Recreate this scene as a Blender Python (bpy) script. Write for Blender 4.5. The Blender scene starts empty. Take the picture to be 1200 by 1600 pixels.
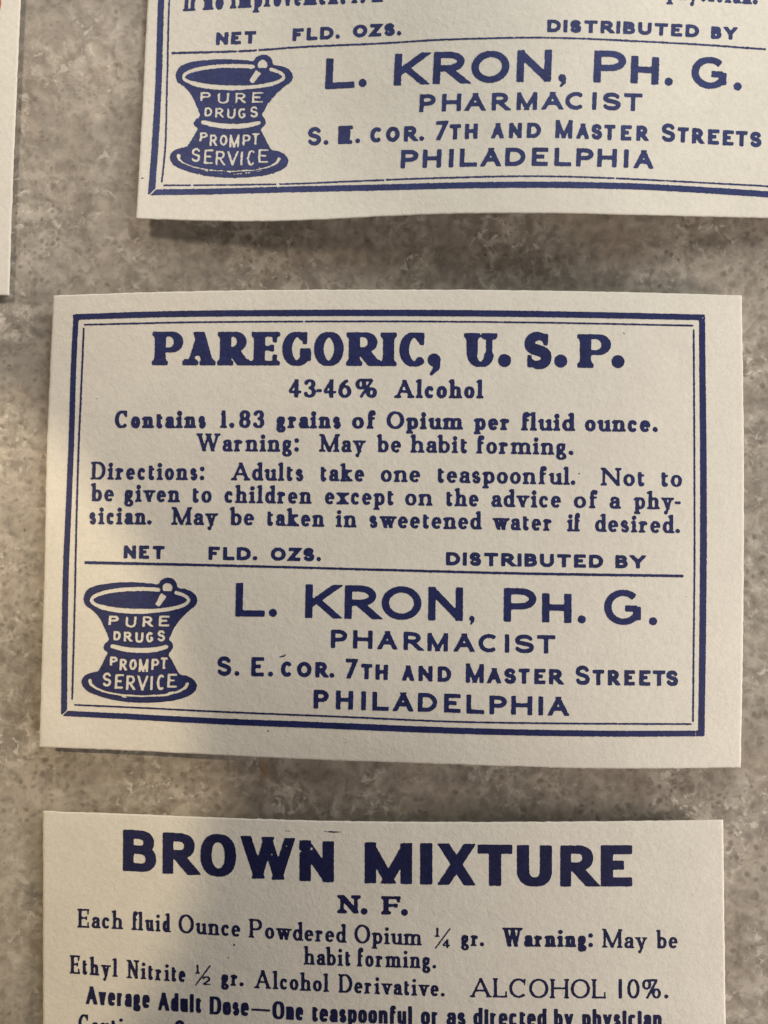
import bpy, math, random
import numpy as np
from mathutils import Vector
random.seed(7)
C = bpy.context.scene
COL = C.collection

# ---------------------------------------------------------------- camera, world, lamps
S = 0.00006                 # metres of table per photograph pixel (1200 x 1600)
H = 0.130                   # height of the lens above the stone
cam = bpy.data.cameras.new('camera'); camo = bpy.data.objects.new('camera', cam); COL.objects.link(camo)
camo.location = (0, 0, H); camo.rotation_euler = (0, 0, 0)
cam.sensor_fit = 'VERTICAL'; cam.sensor_height = 36.0
cam.lens = 36.0 * H / (1600 * S)
cam.clip_start = 0.005; cam.clip_end = 20.0
C.camera = camo

w = bpy.data.worlds.new('World'); C.world = w; w.use_nodes = True
bg = w.node_tree.nodes['Background']
bg.inputs['Color'].default_value = (1.0, 0.95, 0.88, 1); bg.inputs['Strength'].default_value = 0.01

def lamp(name, kind, loc, target, energy, color, **kw):
    l = bpy.data.lights.new(name, kind); o = bpy.data.objects.new(name, l); COL.objects.link(o)
    o.location = loc
    d = Vector(target) - Vector(loc)
    o.rotation_euler = d.to_track_quat('-Z', 'Y').to_euler()
    l.energy = energy; l.color = color
    for k, v in kw.items(): setattr(l, k, v)
    return o
lamp('window_light', 'AREA', (0.06, 0.15, 0.09), (0.01, 0.01, 0), 0.247, (1.0, 0.995, 0.945), shape='RECTANGLE', size=0.10, size_y=0.09)
lamp('side_light', 'AREA', (0.14, -0.05, 0.065), (0.04, -0.03, 0), 0.206, (1.0, 0.90, 0.82), shape='RECTANGLE', size=0.06, size_y=0.05)
lamp('warm_shaped_spot', 'SPOT', (-0.14, 0.05, 0.20), (-0.0592, -0.0184, 0), 1.10, (1.0, 0.82, 0.56), spot_size=math.radians(19.4), spot_blend=0.08, shadow_soft_size=0.0026)  # cone edge shaped to stand in for the shadow edge of a phone
lamp('upper_fill_spot', 'SPOT', (-0.09, 0.12, 0.14), (-0.0375, 0.0285, 0), 0.60, (1.0, 0.865, 0.73), spot_size=math.radians(24.0), spot_blend=0.5, shadow_soft_size=0.017)  # added spot that brightens the upper left; cone kept off the shaded centre

C.view_settings.view_transform = 'Standard'; C.view_settings.look = 'None'
C.view_settings.gamma = 1.0; C.view_settings.exposure = 0.06; C.view_settings.use_curve_mapping = False

# ---------------------------------------------------------------- materials
def newmat(name):
    m = bpy.data.materials.new(name); m.use_nodes = True
    nt = m.node_tree
    return m, nt, nt.nodes['Principled BSDF']
def N(nt, t, **kw):
    n = nt.nodes.new(t)
    for k, v in kw.items(): setattr(n, k, v)
    return n
def noise(nt, vec, scale, detail=3, rough=0.55, dist=0.0):
    n = N(nt, 'ShaderNodeTexNoise'); n.inputs['Scale'].default_value = scale
    n.inputs['Detail'].default_value = detail; n.inputs['Roughness'].default_value = rough
    n.inputs['Distortion'].default_value = dist
    nt.links.new(vec, n.inputs['Vector']); return n.outputs['Fac']
def ramp(nt, fac, stops, interp='LINEAR'):
    r = N(nt, 'ShaderNodeValToRGB'); cr = r.color_ramp; cr.interpolation = interp
    while len(cr.elements) < len(stops): cr.elements.new(0.5)
    for e, (p, c) in zip(cr.elements, stops):
        e.position = p; e.color = (c if len(c) == 4 else (*c, 1)) if isinstance(c, tuple) else (c, c, c, 1)
    nt.links.new(fac, r.inputs['Fac']); return r.outputs['Color']
def mix(nt, fac, a, b, mode='MIX'):
    n = N(nt, 'ShaderNodeMix', data_type='RGBA', blend_type=mode)
    if isinstance(fac, float): n.inputs[0].default_value = fac
    else: nt.links.new(fac, n.inputs[0])
    for i, v in ((6, a), (7, b)):
        if isinstance(v, tuple): n.inputs[i].default_value = (*v, 1)
        else: nt.links.new(v, n.inputs[i])
    return n.outputs[2]
def math_(nt, op, a, b):
    n = N(nt, 'ShaderNodeMath', operation=op)
    for i, v in enumerate((a, b)):
        if isinstance(v, (int, float)): n.inputs[i].default_value = v
        else: nt.links.new(v, n.inputs[i])
    return n.outputs[0]
def bump(nt, height, dist, strength, normal=None):
    b = N(nt, 'ShaderNodeBump'); b.inputs['Distance'].default_value = dist; b.inputs['Strength'].default_value = strength
    nt.links.new(height, b.inputs['Height'])
    if normal is not None: nt.links.new(normal, b.inputs['Normal'])
    return b.outputs['Normal']

def paper_relief(nt, vec, k=1.0):
    a = noise(nt, vec, 1500, 4, 0.62, 0.4)       # felt marks, about half a millimetre
    b = noise(nt, vec, 420, 2, 0.5)
    f = noise(nt, vec, 5200, 2, 0.5)
    h = math_(nt, 'ADD', math_(nt, 'MULTIPLY', a, 1.0), math_(nt, 'MULTIPLY', b, 0.9))
    h = math_(nt, 'ADD', h, math_(nt, 'MULTIPLY', f, 0.30))
    return bump(nt, h, 0.00012 * k, 0.37)

def mat_paper(name, base, dark):
    m, nt, bs = newmat(name)
    tc = N(nt, 'ShaderNodeTexCoord').outputs['Object']
    c = ramp(nt, noise(nt, tc, 240, 5, 0.6), [(0.30, dark), (0.62, base)])
    fine = ramp(nt, noise(nt, tc, 2600, 3, 0.6), [(0.32, 0.93), (0.60, 1.0)])
    c = mix(nt, 1.0, c, fine, 'MULTIPLY')
    fib = ramp(nt, noise(nt, tc, 7000, 2, 0.5), [(0.24, 0.72), (0.36, 1.0)])
    c = mix(nt, 0.35, c, fib, 'MULTIPLY')
    nt.links.new(c, bs.inputs['Base Color'])
    bs.inputs['Roughness'].default_value = 0.78; bs.inputs['Specular IOR Level'].default_value = 0.25
    nt.links.new(paper_relief(nt, tc), bs.inputs['Normal'])
    return m
def mat_ink(name, base, light):
    m, nt, bs = newmat(name)
    tc = N(nt, 'ShaderNodeTexCoord').outputs['Object']
    n = noise(nt, tc, 3600, 4, 0.65)
    c = ramp(nt, n, [(0.36, base), (0.74, light)])
    c2 = ramp(nt, noise(nt, tc, 500, 3, 0.6), [(0.3, 0.8), (0.7, 1.15)])
    nt.links.new(mix(nt, 1.0, c, c2, 'MULTIPLY'), bs.inputs['Base Color'])
    bs.inputs['Roughness'].default_value = 0.55; bs.inputs['Specular IOR Level'].default_value = 0.35
    nt.links.new(paper_relief(nt, tc, 0.8), bs.inputs['Normal'])
    return m
PAPER = mat_paper('cream_paper', (0.745, 0.70, 0.615), (0.705, 0.66, 0.58))
INK_MID = mat_ink('navy_ink', (0.009, 0.013, 0.076), (0.020, 0.029, 0.125))
INK_TOP = mat_ink('navy_ink_lit', (0.016, 0.025, 0.110), (0.035, 0.048, 0.165))  # lighter blue is mostly light and sheen, put into the ink colour
INK_LOW = mat_ink('navy_ink_shaded', (0.006, 0.007, 0.045), (0.015, 0.018, 0.080))  # darker tone is mostly a difference in light, painted into the ink
INK_RED = mat_ink('red_ink', (0.42, 0.12, 0.06), (0.5, 0.2, 0.1))

def mat_stone():
    m, nt, bs = newmat('mottled_grey_stone')
    tc = N(nt, 'ShaderNodeTexCoord').outputs['Object']
    wob = N(nt, 'ShaderNodeVectorMath', operation='ADD')
    nz = N(nt, 'ShaderNodeTexNoise'); nz.inputs['Scale'].default_value = 500; nz.inputs['Detail'].default_value = 2
    nt.links.new(tc, nz.inputs['Vector'])
    sc = N(nt, 'ShaderNodeVectorMath', operation='MULTIPLY_ADD'); nt.links.new(nz.outputs['Color'], sc.inputs[0])
    sc.inputs[1].default_value = (0.0011,) * 3; sc.inputs[2].default_value = (-0.00055,) * 3
    nt.links.new(tc, wob.inputs[0]); nt.links.new(sc.outputs[0], wob.inputs[1]); v = wob.outputs[0]
    big = noise(nt, tc, 75, 5, 0.60, 0.6)
    c = ramp(nt, big, [(0.36, (0.280, 0.242, 0.200)), (0.52, (0.359, 0.311, 0.256)), (0.66, (0.424, 0.370, 0.310))])
    # tan and grey-green drifts
    c = mix(nt, ramp(nt, noise(nt, tc, 42, 3, 0.5, 0.3), [(0.45, 0.0), (0.66, 0.6)]), c, (0.294, 0.272, 0.233))
    c = mix(nt, ramp(nt, noise(nt, tc, 160, 4, 0.6), [(0.50, 0.0), (0.72, 0.5)]), c, (0.378, 0.301, 0.228))
    # crystalline mottling, one to two millimetres and finer
    m1 = ramp(nt, noise(nt, v, 620, 5, 0.70, 0.3), [(0.34, 0.68), (0.50, 1.0), (0.66, 1.22)])
    c = mix(nt, 0.85, c, m1, 'MULTIPLY')
    m2 = ramp(nt, noise(nt, v, 1250, 3, 0.6), [(0.32, 0.86), (0.52, 1.0), (0.68, 1.10)])
    c = mix(nt, 0.8, c, m2, 'MULTIPLY')
    # milky flecks gathered in drifts
    area = ramp(nt, noise(nt, tc, 120, 3, 0.6), [(0.42, 0.0), (0.60, 1.0)])
    fl = ramp(nt, noise(nt, v, 620, 5, 0.66, 0.4), [(0.49, 0.0), (0.60, 0.8)])
    c = mix(nt, math_(nt, 'MULTIPLY', area, fl), c, (0.509, 0.457, 0.384))
    fl2 = ramp(nt, noise(nt, v, 1150, 4, 0.62, 0.5), [(0.57, 0.0), (0.64, 0.9)])
    c = mix(nt, math_(nt, 'MULTIPLY', area, fl2), c, (0.634, 0.576, 0.500))
    # dark glassy grains
    def grains(scale, r0, r1, fac, lo, hi, gate_scale, g0, g1, colr, src):
        vo = N(nt, 'ShaderNodeTexVoronoi'); vo.inputs['Scale'].default_value = scale; vo.inputs['Randomness'].default_value = 1.0
        nt.links.new(src, vo.inputs['Vector'])
        d = ramp(nt, vo.outputs['Distance'], [(r0, 1.0), (r1, 0.0)])
        sep = N(nt, 'ShaderNodeSeparateColor'); nt.links.new(vo.outputs['Color'], sep.inputs[0])
        pick = ramp(nt, sep.outputs[0], [(lo, 0.0), (hi, 1.0)])
        gate = ramp(nt, noise(nt, tc, gate_scale, 3, 0.55), [(g0, 0.12), (g1, 1.0)])
        return math_(nt, 'MULTIPLY', math_(nt, 'MULTIPLY', d, pick), math_(nt, 'MULTIPLY', gate, fac)), colr
    for args in ((1350, 0.26, 0.50, 0.70, .38, .80, 95, 0.40, 0.58, (0.163, 0.134, 0.104), v),
                 (2000, 0.26, 0.52, 0.64, .45, .9, 130, 0.42, 0.60, (0.140, 0.114, 0.089), v),
                 (760, 0.22, 0.46, 0.60, .55, .95, 70, 0.42, 0.60, (0.201, 0.170, 0.139), v),
                 (300, 0.15, 0.50, 0.28, .55, .95, 50, 0.45, 0.60, (0.233, 0.206, 0.176), v)):
        k, colr = grains(*args); c = mix(nt, k, c, colr)
    # pin-point pits
    pit = ramp(nt, noise(nt, v, 2300, 2, 0.5), [(0.20, 1.0), (0.28, 0.0)])
    c = mix(nt, math_(nt, 'MULTIPLY', pit, 0.6), c, (0.084, 0.064, 0.048))
    # rust mark below the middle label
    sx = N(nt, 'ShaderNodeSeparateXYZ'); nt.links.new(tc, sx.inputs[0])
    def stain(px, py, rx, ry, f):
        X, Y = (px - 600) * S, (800 - py) * S
        dx = math_(nt, 'DIVIDE', math_(nt, 'SUBTRACT', sx.outputs[0], X), rx * S)
        dy = math_(nt, 'DIVIDE', math_(nt, 'SUBTRACT', sx.outputs[1], Y), ry * S)
        r2 = math_(nt, 'ADD', math_(nt, 'MULTIPLY', dx, dx), math_(nt, 'MULTIPLY', dy, dy))
        r2 = math_(nt, 'ADD', r2, math_(nt, 'MULTIPLY', noise(nt, tc, 1500, 3), 0.9))
        return math_(nt, 'MULTIPLY', ramp(nt, r2, [(0.25, 1.0), (1.0, 0.0)]), f)
    for a in ((414, 1206, 12, 22, 0.8), (408, 1190, 9, 12, 0.5), (630, 1264, 10, 10, 0.4), (300, 262, 30, 22, 0.0)):
        c = mix(nt, stain(*a), c, (0.280, 0.146, 0.042))
    nt.links.new(c, bs.inputs['Base Color'])
    r = ramp(nt, noise(nt, tc, 700, 3), [(0.3, 0.46), (0.7, 0.62)])
    nt.links.new(r, bs.inputs['Roughness']); bs.inputs['Specular IOR Level'].default_value = 0.35
    hgt = math_(nt, 'SUBTRACT', noise(nt, tc, 900, 3, 0.5), math_(nt, 'MULTIPLY', pit, 1.4))
    nt.links.new(bump(nt, hgt, 0.00008, 0.35), bs.inputs['Normal'])
    return m
STONE = mat_stone()

# ---------------------------------------------------------------- ink: letters drawn as strokes, spread and contoured
#<INK
G = 0.5                                                 # contour grid, in photograph pixels
class Ink:
    def __init__(s, x0, y0, x1, y1):
        s.x0, s.y0 = x0, y0
        s.nx, s.ny = int((x1 - x0) / G) + 1, int((y1 - y0) / G) + 1
        s.F = np.zeros((s.ny, s.nx), np.float32)
    def win(s, xa, ya, xb, yb):
        i0 = max(0, int((xa - s.x0) / G) - 2); i1 = min(s.nx, int((xb - s.x0) / G) + 3)
        j0 = max(0, int((ya - s.y0) / G) - 2); j1 = min(s.ny, int((yb - s.y0) / G) + 3)
        if i1 <= i0 or j1 <= j0: return None
        X = s.x0 + np.arange(i0, i1) * G; Y = s.y0 + np.arange(j0, j1) * G
        return (slice(j0, j1), slice(i0, i1)), X[None, :], Y[:, None]
    def put(s, sl, sd, neg):
        cov = np.clip(0.5 - sd / G, 0, 1).astype(np.float32)
        if neg: s.F[sl] = np.minimum(s.F[sl], 1 - cov)
        else: s.F[sl] = np.maximum(s.F[sl], cov)
    # chain of capsules; ends are cut square unless round_; clips = half planes (nx, ny, d) keeping n.p <= d
    def chain(s, pts, rad, neg=False, round_=False, clips=(), closed=False):
        pts = [tuple(p) for p in pts]; n = len(pts)
        if not hasattr(rad, '__len__'): rad = [rad] * n
        for k in range(n - 1):
            (ax, ay), (bx, by) = pts[k], pts[k + 1]; ra, rb = rad[k], rad[k + 1]; R = max(ra, rb)
            wd = s.win(min(ax, bx) - R, min(ay, by) - R, max(ax, bx) + R, max(ay, by) + R)
            if wd is None: continue
            sl, X, Y = wd
            dx, dy = bx - ax, by - ay; L2 = dx * dx + dy * dy
            if L2 < 1e-9: continue
            tt = ((X - ax) * dx + (Y - ay) * dy) / L2; t = np.clip(tt, 0, 1)
            sd = np.hypot(X - ax - t * dx, Y - ay - t * dy) - (ra + (rb - ra) * t)
            L = math.sqrt(L2)
            if not round_ and not closed:
                if k == 0: sd = np.maximum(sd, -tt * L)
                if k == n - 2: sd = np.maximum(sd, (tt - 1) * L)
            for (cx, cy, cd) in clips: sd = np.maximum(sd, X * cx + Y * cy - cd)
            s.put(sl, sd, neg)
    def disc(s, x, y, r, neg=False, ry=None):
        k = 1.0 if ry is None else r / ry
        wd = s.win(x - r, y - (ry or r), x + r, y + (ry or r))
        if wd is None: return
        sl, X, Y = wd
        s.put(sl, np.hypot(X - x, (Y - y) * k) - r, neg)
    def poly(s, pts, neg=False):                        # any simple polygon, even-odd
        P = np.array(pts); wd = s.win(P[:, 0].min(), P[:, 1].min(), P[:, 0].max(), P[:, 1].max())
        if wd is None: return
        sl, X, Y = wd; acc = np.zeros((Y.shape[0], X.shape[1]), np.float32)
        for ox in (-.25, .25):
            for oy in (-.25, .25):
                ins = np.zeros(acc.shape, bool)
                for (ax, ay), (bx, by) in zip(P, np.roll(P, -1, 0)):
                    if ay == by: continue
                    yy = Y + oy * G
                    cr = ((ay > yy) != (by > yy)) & (X + ox * G < (bx - ax) * (yy - ay) / (by - ay) + ax)
                    ins ^= cr
                acc += ins * .25
        if neg: s.F[sl] = np.minimum(s.F[sl], 1 - acc)
        else: s.F[sl] = np.maximum(s.F[sl], acc)
    def finish(s, blur=0.8, rough=0.10, seed=1, gain=0.0, holes=0.0):
        sg = blur / G; r = max(1, int(3 * sg)); k = np.exp(-np.arange(-r, r + 1) ** 2 / (2 * sg * sg)); k /= k.sum()
        F = s.F
        for ax in (0, 1):
            Pd = np.pad(F, [(r, r) if a == ax else (0, 0) for a in (0, 1)]); o = np.zeros_like(F)
            for i, kv in enumerate(k):
                o += kv * (Pd[i:i + F.shape[0], :] if ax == 0 else Pd[:, i:i + F.shape[1]])
            F = o
        rng = np.random.RandomState(seed)
        def cloud(step):
            a = rng.randn(s.ny // step + 3, s.nx // step + 3).astype(np.float32)
            yi = np.arange(s.ny) / step; xi = np.arange(s.nx) / step
            y0 = yi.astype(int); x0 = xi.astype(int); fy = (yi - y0)[:, None]; fx = (xi - x0)[None, :]
            fy = fy * fy * (3 - 2 * fy); fx = fx * fx * (3 - 2 * fx)
            return ((a[y0][:, x0] * (1 - fx) + a[y0][:, x0 + 1] * fx) * (1 - fy) + (a[y0 + 1][:, x0] * (1 - fx) + a[y0 + 1][:, x0 + 1] * fx) * fy)
        F = F + (cloud(3) * rough + cloud(7) * rough * 0.6) * (F > 0.02) + gain * (F > 0.02)
        if holes > 0:
            F = F - 1.2 * np.clip(cloud(4) * 1.0 + cloud(30) * 0.9 - holes, 0, 1)
        F[0, :] = F[-1, :] = 0; F[:, 0] = F[:, -1] = 0
        return F

# letter skeletons. x runs 0..1 across the skeleton, y 0 baseline, 1 cap height (lower case: 1 = x-height, 1.6 ascender, -.5 descender)
# S thick line, s thin line, C pen curve (L line, B bezier), W swelling curve, E arc cx cy rx ry a0 a1, O dot, f/t foot/top serif, w flag; + serif only, - sans only
GL = {
'A': (.86, 's 0 0 .5 1|S 1 0 .5 1|s .17 .33 .83 .33|+f 0 0|+f 1 0'),
'B': (.62, 'S 0 0 0 1|C 0 1 L .48 1|E .48 .77 .42 .23 90 -90|C 0 .54 L .5 .54|E .5 .27 .5 .27 90 -90|C .5 0 L 0 0|+f 0 0 1 0|+t 0 1 1 0'),
'C': (.80, '-E .5 .5 .5 .5 47 313|+E .52 .5 .52 .5 42 318|+v .91 .66 .93 1'),
'D': (.74, 'S 0 0 0 1|C 0 1 L .4 1|E .4 .5 .6 .5 90 -90|C .4 0 L 0 0|+f 0 0 1 0|+t 0 1 1 0'),
'E': (.58, 'S 0 0 0 1|s 0 1 1 1|s 0 .52 .86 .52|s 0 0 1 0|+v 1 1 .98 .72|+v 1 0 1 .30|+v .80 .40 .80 .64|+f 0 0 1 0|+t 0 1 1 0'),
'F': (.56, 'S 0 0 0 1|s 0 1 1 1|s 0 .50 .84 .50|+v 1 1 1 .70|+v .82 .36 .82 .64|+f 0 0|+t 0 1 1 0'),
'G': (.84, '-E .5 .5 .5 .5 45 335|-S .95 .06 .95 .53|-s .56 .46 .95 .46|+E .48 .5 .5 .5 48 325|+S .92 .08 .92 .42|+v .87 .66 .88 1|+h .64 .44 1.18 .44'),
'H': (.74, 'S 0 0 0 1|S 1 0 1 1|s 0 .52 1 .52|+f 0 0|+t 0 1|+f 1 0|+t 1 1'),
'I': (.0, 'S 0 0 0 1|+f 0 0|+t 0 1'),
'K': (.74, 'S 0 0 0 1|s 0 .34 .96 1|S .30 .56 1 0|+f 0 0|+t 0 1|+f 1 0|+t .95 1'),
'L': (.56, 'S 0 0 0 1|s 0 0 1 0|+v 1 0 1 .32|+f 0 0 1 0|+t 0 1'),
'M': (.92, 'm 0 0 0 1|S 0 1 .5 0|s .5 0 1 1|S 1 0 1 1|+f 0 0|+t 0 1 1 0|+f 1 0|+t 1 1 0 1'),
'N': (.76, 'm 0 0 0 1|S 0 1 1 0|m 1 0 1 1|+f 0 0|+t 0 1 1 0|+t 1 1'),
'O': (.86, 'E .5 .5 .5 .5 0 360'),
'P': (.62, 'S 0 0 0 1|C 0 1 L .5 1|E .5 .725 .5 .275 90 -90|C 0 .45 L .5 .45|+f 0 0|+t 0 1 1 0'),
'R': (.68, 'S 0 0 0 1|C 0 1 L .46 1|E .46 .74 .46 .26 90 -90|C 0 .48 L .46 .48|S .40 .48 1 0|+f 0 0|+t 0 1 1 0|+f 1 0 0 1'),
'S': (.58, 'W .93 .80 B .85 .95 .7 1 .5 1 B .2 1 .03 .88 .03 .74 B .03 .58 .25 .555 .5 .51 B .78 .46 .98 .42 .98 .26 B .98 .1 .8 0 .5 0 B .27 0 .1 .06 .02 .2|+v .93 .68 .95 1|+v .03 0 .02 .34'),
'T': (.74, 'S .5 0 .5 1|s 0 1 1 1|+v 0 1 -.02 .72|+v 1 1 1.02 .72|+f .5 0'),
'U': (.72, 'S 0 1 0 .34|E .5 .36 .5 .36 180 360|m 1 1 1 .34|+t 0 1|+t 1 1'),
'V': (.80, 'S 0 1 .5 0|s .5 0 1 1|+t 0 1|+t 1 1'),
'W': (1.16, 'S 0 1 .27 0|s .27 0 .5 1|S .5 1 .75 0|s .75 0 1 1|+t 0 1|+t .5 1|+t 1 1'),
'X': (.76, 'S 0 1 1 0|s 0 0 1 1|+f 0 0|+t 1 1|+t 0 1|+f 1 0'),
'Y': (.76, 'S 0 1 .5 .45|s 1 1 .5 .45|S .5 .5 .5 0|+t 0 1|+t 1 1|+f .5 0'),
'Z': (.64, 's 0 1 1 1|S 1 1 0 0|s 0 0 1 0|+v 0 1 0 .74|+v 1 0 1 .26'),
'0': (.44, 'E .5 .5 .5 .5 0 360'),
'1': (.20, 'S .6 0 .6 1|s .55 .97 0 .78|+f .6 0'),
'2': (.46, 'C .05 .72 B .08 .92 .28 1 .48 1 B .8 1 .97 .88 .97 .72 B .97 .5 .6 .35 0 0|s 0 0 1 0|+v 1 0 1 .22'),
'3': (.44, 'C .05 .80 B .15 .95 .3 1 .48 1 B .8 1 .93 .9 .93 .76 B .93 .6 .7 .54 .42 .53|C .42 .53 B .8 .53 1 .42 1 .27 B 1 .08 .75 0 .45 0 B .25 0 .1 .06 .02 .2'),
'4': (.50, 'S .72 0 .72 1|s .72 1 0 .28|s 0 .27 1.05 .27'),
'6': (.46, 'C .85 1 B .35 .95 0 .65 0 .33|E .5 .32 .5 .32 0 360'),
'7': (.50, 's 0 1 1 1|S 1 1 .35 0'),
'8': (.44, 'E .5 .76 .43 .24 0 360|E .5 .27 .5 .27 0 360'),
'%': (.66, 'E .2 .74 .2 .24 0 360|E .82 .24 .2 .24 0 360|s .86 1.02 .20 -.06|s .2 .975 .85 .99'),
'.': (.0, 'O 0 0'), ',': (.0, 'Q 0 0'), ':': (.0, 'O 0 0|O 0 .50'),
'-': (.16, 's 0 .36 1 .36'), '/': (.46, 's 0 0 1 1'), '_': (.80, 's 0 .30 1 .30'),
'a': (.36, 'S 1 .75 1 0|C .08 .76 B .15 .96 .4 1 .55 1 B .9 1 1 .9 1 .7|C 1 .60 B .5 .58 0 .5 0 .26 B 0 .06 .2 0 .38 0 B .7 0 .9 .12 1 .28|+O .10 .78 .6|+f 1 0 0 1'),
'b': (.42, 'S 0 1.6 0 0|E .5 .5 .5 .5 0 360|+w 0 1.6'),
'c': (.36, 'E .52 .5 .52 .5 46 318|+O .88 .80 .75'),
'd': (.42, 'E .5 .5 .5 .5 0 360|S 1 1.6 1 0|+w 1 1.6|+f 1 0 0 1'),
'e': (.40, 'E .5 .5 .5 .5 0 318|s 0 .52 1 .52'),
'f': (.20, 'S .25 0 .25 1.25|C .25 1.2 B .25 1.5 .5 1.6 .8 1.6 B 1 1.6 1.1 1.55 1.15 1.48|s -.35 1 1.0 1|+f .25 0|+O 1.15 1.42 .8'),
'g': (.40, 'E .44 .66 .40 .34 0 360|s .74 .88 1.12 .98|C .2 .38 B -.02 .26 0 .06 .32 .04 L .7 .02|E .5 -.22 .50 .26 0 360'),
'h': (.42, 'S 0 1.6 0 0|C 0 .66 B .1 .9 .35 1 .56 1 B .9 1 1 .86 1 .64|S 1 .7 1 0|+w 0 1.6|+f 0 0|+f 1 0'),
'i': (.0, 'S 0 1 0 0|O 0 1.38|+w 0 1|+f 0 0'),
'k': (.42, 'S 0 1.6 0 0|s 0 .36 .88 1|S .32 .58 1 0|+w 0 1.6|+f 0 0|+f 1 0|+t .86 1'),
'l': (.0, 'S 0 1.6 0 0|+w 0 1.6|+f 0 0'),
'm': (.84, 'S 0 1 0 0|C 0 .66 B .05 .9 .18 1 .29 1 B .45 1 .5 .86 .5 .64|S .5 .7 .5 0|C .5 .66 B .55 .9 .68 1 .79 1 B .95 1 1 .86 1 .64|S 1 .7 1 0|+w 0 1|+f 0 0|+f .5 0|+f 1 0'),
'n': (.42, 'S 0 1 0 0|C 0 .66 B .1 .9 .35 1 .56 1 B .9 1 1 .86 1 .64|S 1 .7 1 0|+w 0 1|+f 0 0|+f 1 0'),
'o': (.42, 'E .5 .5 .5 .5 0 360'),
'p': (.42, 'S 0 1 0 -.5|E .5 .5 .5 .5 0 360|+w 0 1|+f 0 -.5'),
'r': (.24, 'S 0 1 0 0|C 0 .62 B .15 .9 .45 1 .95 .96|+w 0 1|+f 0 0|+O .92 .86 .85'),
's': (.30, 'W .90 .76 B .8 .95 .65 1 .5 1 B .2 1 .03 .9 .03 .75 B .03 .58 .25 .56 .5 .51 B .78 .46 .98 .42 .98 .26 B .98 .08 .75 0 .5 0 B .27 0 .1 .06 .02 .22|+v .90 .70 .92 .98|+v .03 .02 .02 .30'),
't': (.20, 'S .25 1.32 .25 .22|C .25 .30 B .25 .05 .45 0 .65 0 B .85 0 .95 .05 1.05 .14|s -.3 1 1.0 1'),
'u': (.42, 'S 0 1 0 .34|C 0 .36 B 0 .14 .12 0 .42 0 B .65 0 .9 .12 1 .34|S 1 1 1 0|+w 0 1|+w 1 1|+f 1 0 0 1'),
'v': (.42, 'S 0 1 .5 0|s .5 0 1 1|+t 0 1|+t 1 1'),
'w': (.70, 'S 0 1 .27 0|s .27 0 .5 1|S .5 1 .75 0|s .75 0 1 1|+t 0 1|+t .5 1|+t 1 1'),
'x': (.42, 'S 0 1 1 0|s 0 0 1 1|+f 0 0|+t 1 1|+t 0 1|+f 1 0'),
'y': (.42, 'S 0 1 .52 0|s 1 1 .28 -.5|+t 0 1|+t 1 1|+O .2 -.42 .8|-s .28 -.46 .0 -.46'),
}
class Style:
    def __init__(s, T, t, serif=0, sl=0.0, st=0.0, X=0.66, D=-0.30, A=1.04, dot=None, gap=0.16, sq=2.0, bowl=1.0):
        s.T, s.t, s.serif, s.sl, s.st, s.X, s.D, s.A, s.gap, s.sq = T, t, serif, sl, st, X, D, A, gap, sq
        s.dot = dot or T * 0.62; s.bowl = bowl
def ipol(base, x):
    if not isinstance(base, (list, tuple)): return base
    return float(np.interp(x, [b[0] for b in base], [b[1] for b in base]))
def parse(path, n=10):
    tk = path.split(); pts = [(float(tk[0]), float(tk[1]))]; i = 2
    while i < len(tk):
        if tk[i] == 'L': pts += [(float(tk[i + 1]), float(tk[i + 2]))]; i += 3
        else:
            c = [float(v) for v in tk[i + 1:i + 7]]; i += 7; p0 = pts[-1]
            for k in range(1, n + 1):
                u = k / n; a, b, cc, d = (1 - u) ** 3, 3 * u * (1 - u) ** 2, 3 * u * u * (1 - u), u ** 3
                pts.append((a * p0[0] + b * c[0] + cc * c[2] + d * c[4], a * p0[1] + b * c[1] + cc * c[3] + d * c[5]))
    return pts
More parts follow.
